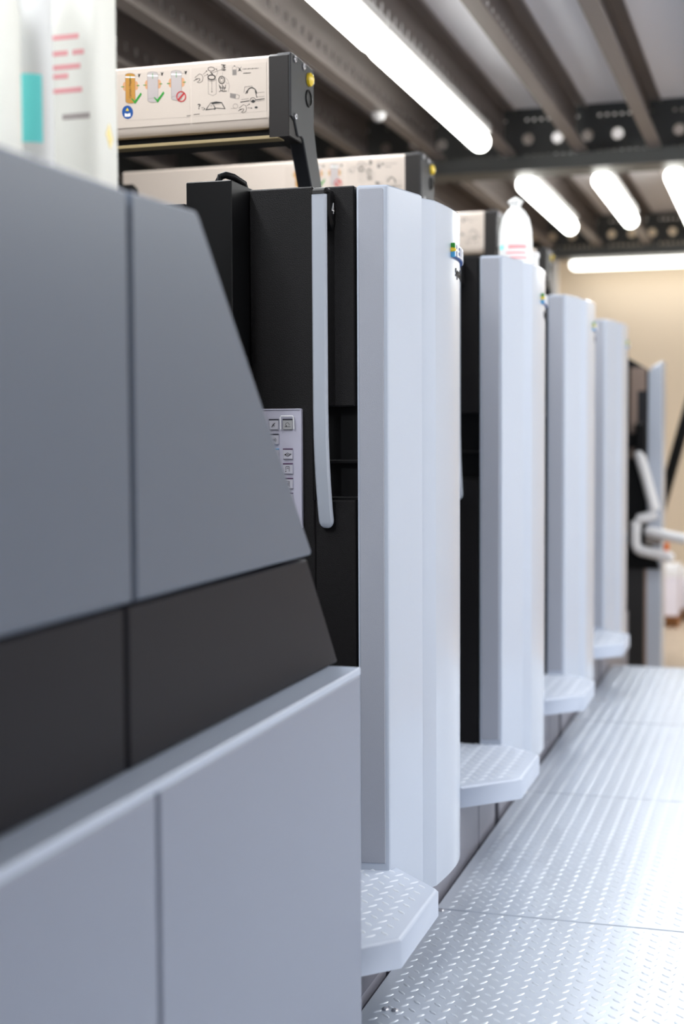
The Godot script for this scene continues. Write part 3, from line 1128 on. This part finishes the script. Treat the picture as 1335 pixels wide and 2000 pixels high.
func emblem(u: Node) -> void:
	var yb := 1.542
	var yt := 1.5715
	var s0 := 0.115
	var word := "HEIDELBERG"
	var pitch := 0.0232
	# blue backing strip that follows the curve
	var g := Geo.new()
	var n := 26
	var total := pitch * word.length() + 0.004
	var prev := []
	for i in n + 1:
		var r := on_cover(s0 + total * i / n)
		var p: Vector2 = r[0]
		var q: Vector2 = p + (r[1] as Vector2) * 0.006
		var ring := [Vector3(p.x, yb, p.y), Vector3(q.x, yb, q.y), Vector3(q.x, yt, q.y), Vector3(p.x, yt, p.y)]
		if i == 0:
			g.quad(ring[0], ring[1], ring[2], ring[3])
		else:
			for k in 4:
				var j := (k + 1) % 4
				g.quad(prev[k], ring[k], ring[j], prev[j])
		if i == n:
			g.quad(ring[3], ring[2], ring[1], ring[0])
		prev = ring
	var em := put(g, "emblem", M.blue, u)
	for i in word.length():
		var r := on_cover(s0 + 0.002 + pitch * (i + 0.5))
		var nn := Vector3((r[1] as Vector2).x, 0, (r[1] as Vector2).y)
		var p := Vector3((r[0] as Vector2).x, (yb + yt) / 2, (r[0] as Vector2).y) + nn * 0.0068
		var bs := Basis(UY.cross(nn), UY, nn) * Basis.from_scale(Vector3(1.12, 1, 1))
		put_mesh(text_mesh(word[i], 0.0265, 0.003, true), "letter", M.white, em, Transform3D(bs, p))
	# coloured first stroke: green over a yellow dot over blue
	var r0 := on_cover(s0 - 0.003)
	var n0 := Vector3((r0[1] as Vector2).x, 0, (r0[1] as Vector2).y)
	var c0 := Vector3((r0[0] as Vector2).x, 0, (r0[0] as Vector2).y)
	var side := UY.cross(n0)
	for k in [[1.5605, 1.5725, M.green, "green_stroke"], [1.5410, 1.5540, M.sky_blue, "blue_stroke"]]:
		g = Geo.new()
		var pl := PackedVector2Array([Vector2(-0.0030, 0), Vector2(0.0030, 0), Vector2(0.0030, 0.009), Vector2(-0.0030, 0.009)])
		g.extrude(pl, n0.cross(UY) * -1.0, n0, -k[1], -k[0], 0.0006)
		for i in g.t.size():
			g.t[i] = Vector3(g.t[i].x + c0.x, absf(g.t[i].y), g.t[i].z + c0.z)
		put(g, k[3], k[2], em)
	g = Geo.new()
	g.lathe([Vector2(0.0058, 0), Vector2(0.0056, 0.005), Vector2(0.0045, 0.009), Vector2(0.0022, 0.0112), Vector2(0, 0.0118)], c0 + UY * 1.5575, n0, 16)
	put(g, "yellow_dot", M.yellow, em)
	# second line of small dark lettering
	var w2 := "Speedmaster"
	var wide := {"m": 0.0245, "t": 0.0115, "r": 0.0125, "s": 0.0135}
	var run := s0 + 0.034
	for i in w2.length():
		var adv: float = wide.get(w2[i], 0.0162)
		var r := on_cover(run + adv / 2)
		run += adv
		var nn := Vector3((r[1] as Vector2).x, 0, (r[1] as Vector2).y)
		var p := Vector3((r[0] as Vector2).x, 1.5115, (r[0] as Vector2).y) + nn * 0.0008
		put_mesh(text_mesh(w2[i], 0.019, 0.0014, true, true), "small_letter", M.ink, em, Transform3D(Basis(UY.cross(nn), UY, nn), p))

func make_unit() -> Node3D:
	var u := thing("printing_unit", "", "printing unit", Vector3(-1.3, 0, -3.2), "row of printing units")
	# bodies
	put(bx(Vector3(-2.6, 0.226, -3.46), Vector3(-0.870, 1.648, -2.895), 0.01), "body", M.dark_core, u)
	put(bx(Vector3(-2.6, 0.0, -4.08), Vector3(-1.38, 1.25, -3.46)), "bridge", M.dark_core, u)
	# base panels under the covers
	put(bx(Vector3(-2.5, FLOOR, -3.846), Vector3(-0.80, 0.163, -2.90), 0.002), "base_panel", M.base, u)
	put(bx(Vector3(-2.5, FLOOR, -4.083), Vector3(-0.80, 0.163, -3.856), 0.002), "base_panel", M.base, u)
	# black side panel with a stepped pocket at its right-hand edge
	var g := Geo.new()
	var x0 := -1.083
	var xr := -0.851
	g.box(Vector3(x0, 0.2, -2.87), Vector3(-0.9405, 1.659, z_side), 0.003)
	g.box(Vector3(-0.9405, 1.2015, -2.87), Vector3(xr, 1.656, z_side), 0.003)
	g.box(Vector3(-0.9405, 0.2, -2.87), Vector3(xr, 1.006, z_side), 0.003)
	put(g, "side_panel", M.black, u)
	g = Geo.new()
	g.box(Vector3(-0.9415, 1.000, -2.885), Vector3(-0.846, 1.205, -2.876))
	g.box(Vector3(-0.9405, 1.004, -2.880), Vector3(-0.846, 1.013, -2.850), 0.002)
	g.box(Vector3(-0.9405, 1.082, -2.880), Vector3(-0.846, 1.0905, -2.855), 0.002)
	g.box(Vector3(-0.9445, 1.004, -2.875), Vector3(-0.9385, 1.203, -2.837), 0.002)
	put(g, "pocket", M.black_smooth, u)
	g = Geo.new()
	g.box(Vector3(xr, 0.2, -2.88), Vector3(-0.846, 1.65, -2.862))
	put(g, "shadow_gap", M.dark_core, u)
	# upright box beside it, with a loop handle on top
	g = Geo.new()
	g.box(Vector3(-1.184, 0.2, -2.87), Vector3(-1.0835, 1.6645, -2.742), 0.002)
	var sb := put(g, "switch_box", M.black_smooth, u)
	g = Geo.new()
	g.tube([Vector3(-1.131, 1.655, -2.79), Vector3(-1.131, 1.672, -2.79), Vector3(-1.128, 1.681, -2.792), Vector3(-1.118, 1.685, -2.796), Vector3(-1.106, 1.682, -2.81), Vector3(-1.094, 1.672, -2.84), Vector3(-1.091, 1.655, -2.845)], 0.0075, 12)
	put(g, "loop_handle", M.black_smooth, sb, 50)
	put(bx(Vector3(-1.36, 0.2, -2.87), Vector3(-1.1885, 1.622, -2.745), 0.002), "guard_box", M.black_smooth, u)
	keypad(u)
	door_handle(u)
	# grey corner cover: narrow side towards the camera, long front towards the walkway
	var a := PackedVector2Array([Vector2(-0.8455, -2.838), Vector2(-0.789, -2.8455), Vector2(-0.7835, -2.8475), Vector2(-0.780, -2.852), Vector2(-0.7468, -2.994), Vector2(-0.758, -2.997), Vector2(-0.860, -2.995), Vector2(-0.8455, -2.87)])
	var sc := put(xz_prism(a, 0.134, 1.6555, 0.004), "corner_cover", M.cover, u, 28)
	g = Geo.new()
	var sp := PackedVector2Array([Vector2(-0.8415, 0.24), Vector2(-0.7905, 0.24), Vector2(-0.7905, 1.6455), Vector2(-0.7935, 1.6485), Vector2(-0.8385, 1.6485), Vector2(-0.8415, 1.6455)])
	g.extrude(sp, UX, UY, 0.0, 0.0022, 0.0012, 0.0)
	for i in g.t.size():
		var q := g.t[i]
		g.t[i] = Vector3(q.x, q.y, -2.838 - (q.x + 0.8455) * 0.133 + q.z)
	put(g, "side_plate", M.cover_side, sc)
	# curved front cover
	var c := PackedVector2Array([Vector2(-0.7535, -3.001)])
	c.append_array(curve_pts())
	c.append(Vector2(-0.875, -3.49))
	c.append(Vector2(-0.875, -2.999))
	put(xz_prism(c, 0.134, 1.651, 0.003), "curved_cover", M.cover, u, 13)
	emblem(u)
	# tread plate step between the units
	var st := PackedVector2Array([Vector2(-1.23, -2.345), Vector2(-0.79, -2.335), Vector2(-0.657, -2.468), Vector2(-0.657, -2.762), Vector2(-0.80, -2.905), Vector2(-1.23, -2.905)])
	var so := put(xz_prism(st, 0.168, 0.225, 0.007), "step", M.step, u, 50)
	tears(st, 0.2249, so, M.step_tear)
	roller_bar(u)
	return u

const z_side := -2.839

func units() -> void:
	var u := make_unit()
	u.set_meta("label", "light grey printing unit with a numeral 4 on its handle mount, beside the slanted housing")
	var labels := ["light grey printing unit with a tied white bottle standing on top", "light grey printing unit third along the row, just past the one with the bottle", "light grey printing unit at the end of the row, in front of the dark console"]
	for i in 3:
		var c := u.duplicate()
		c.name = numbered("printing_unit")
		add_child(c, true)
		c.position = u.position - Vector3(0, 0, 1.25 * (i + 1))
		c.set_meta("label", labels[i])
		var nm := c.get_node("handle/numeral")
		nm.get_parent().remove_child(nm)
		nm.free()
		if i == 2:
			pass

# ------------------------------------------------------------------ far end of the press
func console() -> void:
	var z := -8.2
	var o := thing("feeder_console", "tall dark feeder console with a pale blue edge post and white bracket arm", "machine", Vector3(-1.2, FLOOR, -8.5))
	put(bx(Vector3(-2.4, FLOOR, -9.2), Vector3(-0.74, 1.48, z - 0.02), 0.01), "body", M.dark_core, o)
	var g := Geo.new()
	g.extrude(PackedVector2Array([Vector2(-1.6, 0.36), Vector2(-0.66, 0.36), Vector2(-0.70, 0.47), Vector2(-0.735, 0.60), Vector2(-0.735, 1.49), Vector2(-0.86, 1.565), Vector2(-1.6, 1.565)]), UX, UY, z - 0.03, z, 0.004)
	put(g, "side_panel", M.black_smooth, o)
	put(bx(Vector3(-0.832, 0.99, z - 0.005), Vector3(-0.745, 1.50, z + 0.004), 0.002), "bronze_window", M.bronze, o)
	put(bx(Vector3(-0.790, 1.13, z + 0.002), Vector3(-0.745, 1.37, z + 0.008), 0.002), "inner_screen", M.cap_side, o)
	put(bx(Vector3(-0.80, 1.0, z + 0.0), Vector3(-0.742, 1.19, z + 0.06), 0.012), "black_grip", M.black_smooth, o)
	put(bx(Vector3(-0.845, 1.05, z), Vector3(-0.80, 1.13, z + 0.03), 0.008), "clip", M.black_smooth, o)
	# pale edge post that flares at its head
	g = Geo.new()
	g.extrude(PackedVector2Array([Vector2(-0.740, FLOOR), Vector2(-0.650, FLOOR), Vector2(-0.656, 1.538), Vector2(-0.715, 1.505), Vector2(-0.745, 1.46)]), UX, UY, z - 0.25, z - 0.03, 0.006)
	put(g, "edge_post", M.cover, o)
	put(bx(Vector3(-0.82, FLOOR, z - 0.05), Vector3(-0.735, 0.36, z - 0.02), 0.004), "lower_cover", M.bronze, o)
	# white bracket arm
	g = Geo.new()
	g.tube([Vector3(-0.775, 1.01, z + 0.04), Vector3(-0.735, 0.87, z + 0.04), Vector3(-0.688, 0.70, z + 0.05), Vector3(-0.69, 0.675, z + 0.05), Vector3(-0.72, 0.66, z + 0.05), Vector3(-0.775, 0.645, z + 0.05), Vector3(-0.793, 0.625, z + 0.05), Vector3(-0.795, 0.51, z + 0.05), Vector3(-0.783, 0.48, z + 0.05), Vector3(-0.76, 0.468, z + 0.05), Vector3(-0.605, 0.437, z + 0.07)], 0.030, 14, true)
	put(g, "bracket_arm", M.white, o, 50)
	g = Geo.new()
	g.tube([Vector3(-0.715, 0.578, z + 0.07), Vector3(-0.60, 0.555, z + 0.09), Vector3(-0.45, 0.53, z + 0.12)], 0.030, 14, true)
	put(g, "arm_tube", M.white, o, 50)
	put(bx(Vector3(-0.735, 0.505, z + 0.04), Vector3(-0.65, 0.56, z + 0.09), 0.006), "arm_block", M.mid_grey, o)
	put(bx(Vector3(-0.632, 0.475, z + 0.08), Vector3(-0.605, 0.52, z + 0.11), 0.006), "orange_knob", M.orange, o)

func far_things() -> void:
	# black diagonal strut
	var g := Geo.new()
	g.tube([Vector3(-1.0, FLOOR, -9.35), Vector3(-0.728, 0.736, -9.35), Vector3(-0.610, 1.179, -9.35), Vector3(-0.40, 1.96, -9.35)], 0.036, 10)
	var s := put(g, "black_strut", M.black_smooth, self)
	tag(s, "black slanting strut rising beside the dark console, against the cream wall", "strut")
	# paper stacks on pallets
	for k in 2:
		var c := Vector3(-0.785, FLOOR, -10.75) if k == 0 else Vector3(-0.655, FLOOR, -11.22)
		var hw := 0.062 if k == 0 else 0.10
		var p := thing("wooden_pallet", "small wooden skid under the white carton beside the console" if k == 0 else "small wooden skid at the picture's edge under the second carton", "pallet", c)
		for q in [-1.0, 0.0, 1.0]:
			put(bx(c + Vector3(q * hw * 0.8 - 0.012, 0, -0.15), c + Vector3(q * hw * 0.8 + 0.012, 0.07, 0.15), 0.003), "bearer", M.wood, p)
		for q in 4:
			put(bx(c + Vector3(-hw, 0.07, -0.15 + q * 0.08), c + Vector3(hw, 0.085, -0.09 + q * 0.08), 0.002), "deck_board", M.wood, p)
		var h := 0.37 if k == 0 else 0.30
		var bt := thing("white_carton", "white carton on a wooden skid beside the console's pale post" if k == 0 else "second white carton, partly cut off by the picture's edge", "box", c + UY * 0.085)
		put(bx(c + Vector3(-hw, 0.085, -0.15), c + Vector3(hw, 0.085 + h * 0.78, 0.15), 0.006), "carton_body", M.carton, bt)
		put(bx(c + Vector3(-hw - 0.004, 0.085 + h * 0.78, -0.154), c + Vector3(hw + 0.004, 0.085 + h, 0.154), 0.008), "carton_lid", M.white, bt)

# ------------------------------------------------------------------ bottles and canisters
func containers() -> void:
	# tied bottle on the second unit
	var c := Vector3(-0.835, 1.652, -4.60)
	var o := thing("white_bottle", "white plastic bottle with a tied neck and pink print on the second unit", "bottle", c)
	var g := Geo.new()
	g.lathe([Vector2(0, 0.0), Vector2(0.048, 0.0), Vector2(0.053, 0.008), Vector2(0.054, 0.10), Vector2(0.052, 0.14), Vector2(0.044, 0.18), Vector2(0.030, 0.203), Vector2(0.018, 0.214), Vector2(0.014, 0.222), Vector2(0, 0.225)], c, UY, 28)
	put(g, "bottle_body", M.plastic, o, 40)
	g = Geo.new()
	for k in 12:
		var a := TAU * k / 12
		var r := 0.026 if k % 2 == 0 else 0.020
		var d := Vector3(cos(a), 0, sin(a))
		var a2 := TAU * (k + 1) / 12
		var r2 := 0.026 if k % 2 == 1 else 0.020
		var e := Vector3(cos(a2), 0, sin(a2))
		var y0 := 0.214
		g.quad(c + d * 0.013 + UY * y0, c + d * r * 1.0 + UY * (y0 + 0.022), c + e * r2 + UY * (y0 + 0.022), c + e * 0.013 + UY * y0)
		g.quad(c + d * r + UY * (y0 + 0.022), c + d * 0.006 + UY * (y0 + 0.034), c + e * 0.006 + UY * (y0 + 0.034), c + e * r2 + UY * (y0 + 0.022))
		g.tri(c + d * 0.006 + UY * (y0 + 0.034), c + UY * (y0 + 0.036), c + e * 0.006 + UY * (y0 + 0.034))
	put(g, "tied_neck", M.plastic, o, 20)
	for b in [[0.085, 0.0055, 0.35, 1.45, M.pink], [0.066, 0.003, 0.2, 1.4, M.pink], [0.050, 0.003, 0.4, 1.5, M.pink], [0.085, 0.006, -0.35, -0.05, M.cyan]]:
		g = Geo.new()
		for k in 6:
			var a0: float = PI / 2 - lerpf(b[2], b[3], k / 6.0) + 0.6
			var a1: float = PI / 2 - lerpf(b[2], b[3], (k + 1) / 6.0) + 0.6
			var d0 := Vector3(cos(a0), 0, sin(a0)) * 0.0544
			var d1 := Vector3(cos(a1), 0, sin(a1)) * 0.0544
			g.quad(c + d0 + UY * (b[0] - b[1]), c + d1 + UY * (b[0] - b[1]), c + d1 + UY * (b[0] + b[1]), c + d0 + UY * (b[0] + b[1]))
		put(g, "print_line", b[4], o)
	c = Vector3(-0.80, 1.652, -4.685)
	o = thing("white_tub", "small white lidded tub half hidden behind the tied bottle", "tub", c)
	g = Geo.new()
	g.lathe([Vector2(0, 0), Vector2(0.022, 0), Vector2(0.025, 0.04), Vector2(0.025, 0.062)], c, UY, 20)
	put(g, "tub_body", M.plastic, o)
	g = Geo.new()
	g.lathe([Vector2(0.025, 0.062), Vector2(0.028, 0.063), Vector2(0.028, 0.076), Vector2(0.025, 0.08), Vector2(0, 0.08)], c, UY, 20)
	put(g, "tub_lid", M.white, o)

	# big translucent canister on the housing
	c = Vector3(-1.005, 1.425, -1.94)
	o = thing("plastic_canister", "tall white translucent canister with pink lettering lines and a yellow tag, on the housing", "canister", c)
	var hx := 0.045
	var hz := 0.040
	g = Geo.new()
	var ring := PackedVector2Array()
	for k in 32:
		var a := TAU * k / 32
		var cx := signf(cos(a)) * pow(absf(cos(a)), 0.35)
		var cz := signf(sin(a)) * pow(absf(sin(a)), 0.35)
		ring.append(Vector2(c.x + cx * hx, c.z + cz * hz))
	g = xz_prism(ring, 1.425, 1.425 + 0.40, 0.012, 0.008)
	put(g, "canister_body", M.haze_plastic, o, 35)
	g = Geo.new()
	g.lathe([Vector2(0.024, 0.40), Vector2(0.024, 0.415), Vector2(0.028, 0.416), Vector2(0.028, 0.44), Vector2(0.025, 0.444), Vector2(0, 0.444)], c, UY, 20)
	put(g, "screw_cap", M.white, o)
	# print on the face towards the camera
	var zf := c.z + hz + 0.0006
	var xr := c.x + hx + 0.0006
	for q in [[0.302, -0.034, 0.018], [0.279, -0.033, 0.0], [0.279, 0.008, 0.026], [0.259, -0.032, 0.02], [0.246, -0.032, 0.0], [0.225, -0.031, 0.022]]:
		put(bx(Vector3(c.x + q[1], c.y + q[0] - 0.0035, zf - 0.0006), Vector3(c.x + q[2], c.y + q[0] + 0.0035, zf)), "lettering_line", M.pink, o)
	put(bx(Vector3(c.x - 0.01, c.y + 0.183, zf - 0.0006), Vector3(c.x + 0.034, c.y + 0.191, zf)), "grey_line", M.pale, o)
	g = Geo.new()
	g.extrude(PackedVector2Array([Vector2(-c.z - 0.010, c.y + 0.165), Vector2(-c.z + 0.002, c.y + 0.145), Vector2(-c.z + 0.012, c.y + 0.160), Vector2(-c.z + 0.0, c.y + 0.182)]), -UZ, UY, xr - 0.0006, xr)
	put(g, "yellow_tag", M.yellow, o)

	# white bottle with a cyan label
	c = Vector3(-0.990, 1.425, -1.765)
	o = thing("white_bottle", "tall opaque white bottle with a cyan label, next to the translucent canister", "bottle", c)
	g = Geo.new()
	g.lathe([Vector2(0, 0), Vector2(0.027, 0), Vector2(0.030, 0.005), Vector2(0.030, 0.36), Vector2(0.026, 0.39), Vector2(0.014, 0.41), Vector2(0.014, 0.43), Vector2(0, 0.43)], c, UY, 28)
	put(g, "bottle_body", M.plastic, o, 40)
	g = Geo.new()
	for k in 8:
		var a0 := PI / 2 + 0.15 - 1.15 * k / 8.0
		var a1 := PI / 2 + 0.15 - 1.15 * (k + 1) / 8.0
		var d0 := Vector3(cos(a0), 0, sin(a0)) * 0.0304
		var d1 := Vector3(cos(a1), 0, sin(a1)) * 0.0304
		g.quad(c + d0 + UY * 0.118, c + d1 + UY * 0.118, c + d1 + UY * 0.209, c + d0 + UY * 0.209)
	put(g, "cyan_label", M.cyan, o)
	# greyish bottle at the edge
	c = Vector3(-1.0, 1.425, -1.655)
	o = thing("grey_jug", "greyish translucent jug with pink print, next to the bottle with the cyan label", "jug", c)
	g = Geo.new()
	g.lathe([Vector2(0, 0), Vector2(0.046, 0), Vector2(0.050, 0.008), Vector2(0.050, 0.27), Vector2(0.042, 0.32), Vector2(0.022, 0.345), Vector2(0.022, 0.38), Vector2(0, 0.38)], c, UY, 28)
	put(g, "jug_body", M.haze_plastic, o, 40)
	g = Geo.new()
	for k in 6:
		var a0 := PI / 2 + 0.1 - 0.9 * k / 6.0
		var a1 := PI / 2 + 0.1 - 0.9 * (k + 1) / 6.0
		var d0 := Vector3(cos(a0), 0, sin(a0)) * 0.0504
		var d1 := Vector3(cos(a1), 0, sin(a1)) * 0.0504
		g.quad(c + d0 + UY * 0.235, c + d1 + UY * 0.235, c + d1 + UY * 0.25, c + d0 + UY * 0.25)
	put(g, "print_line", M.pink, o)
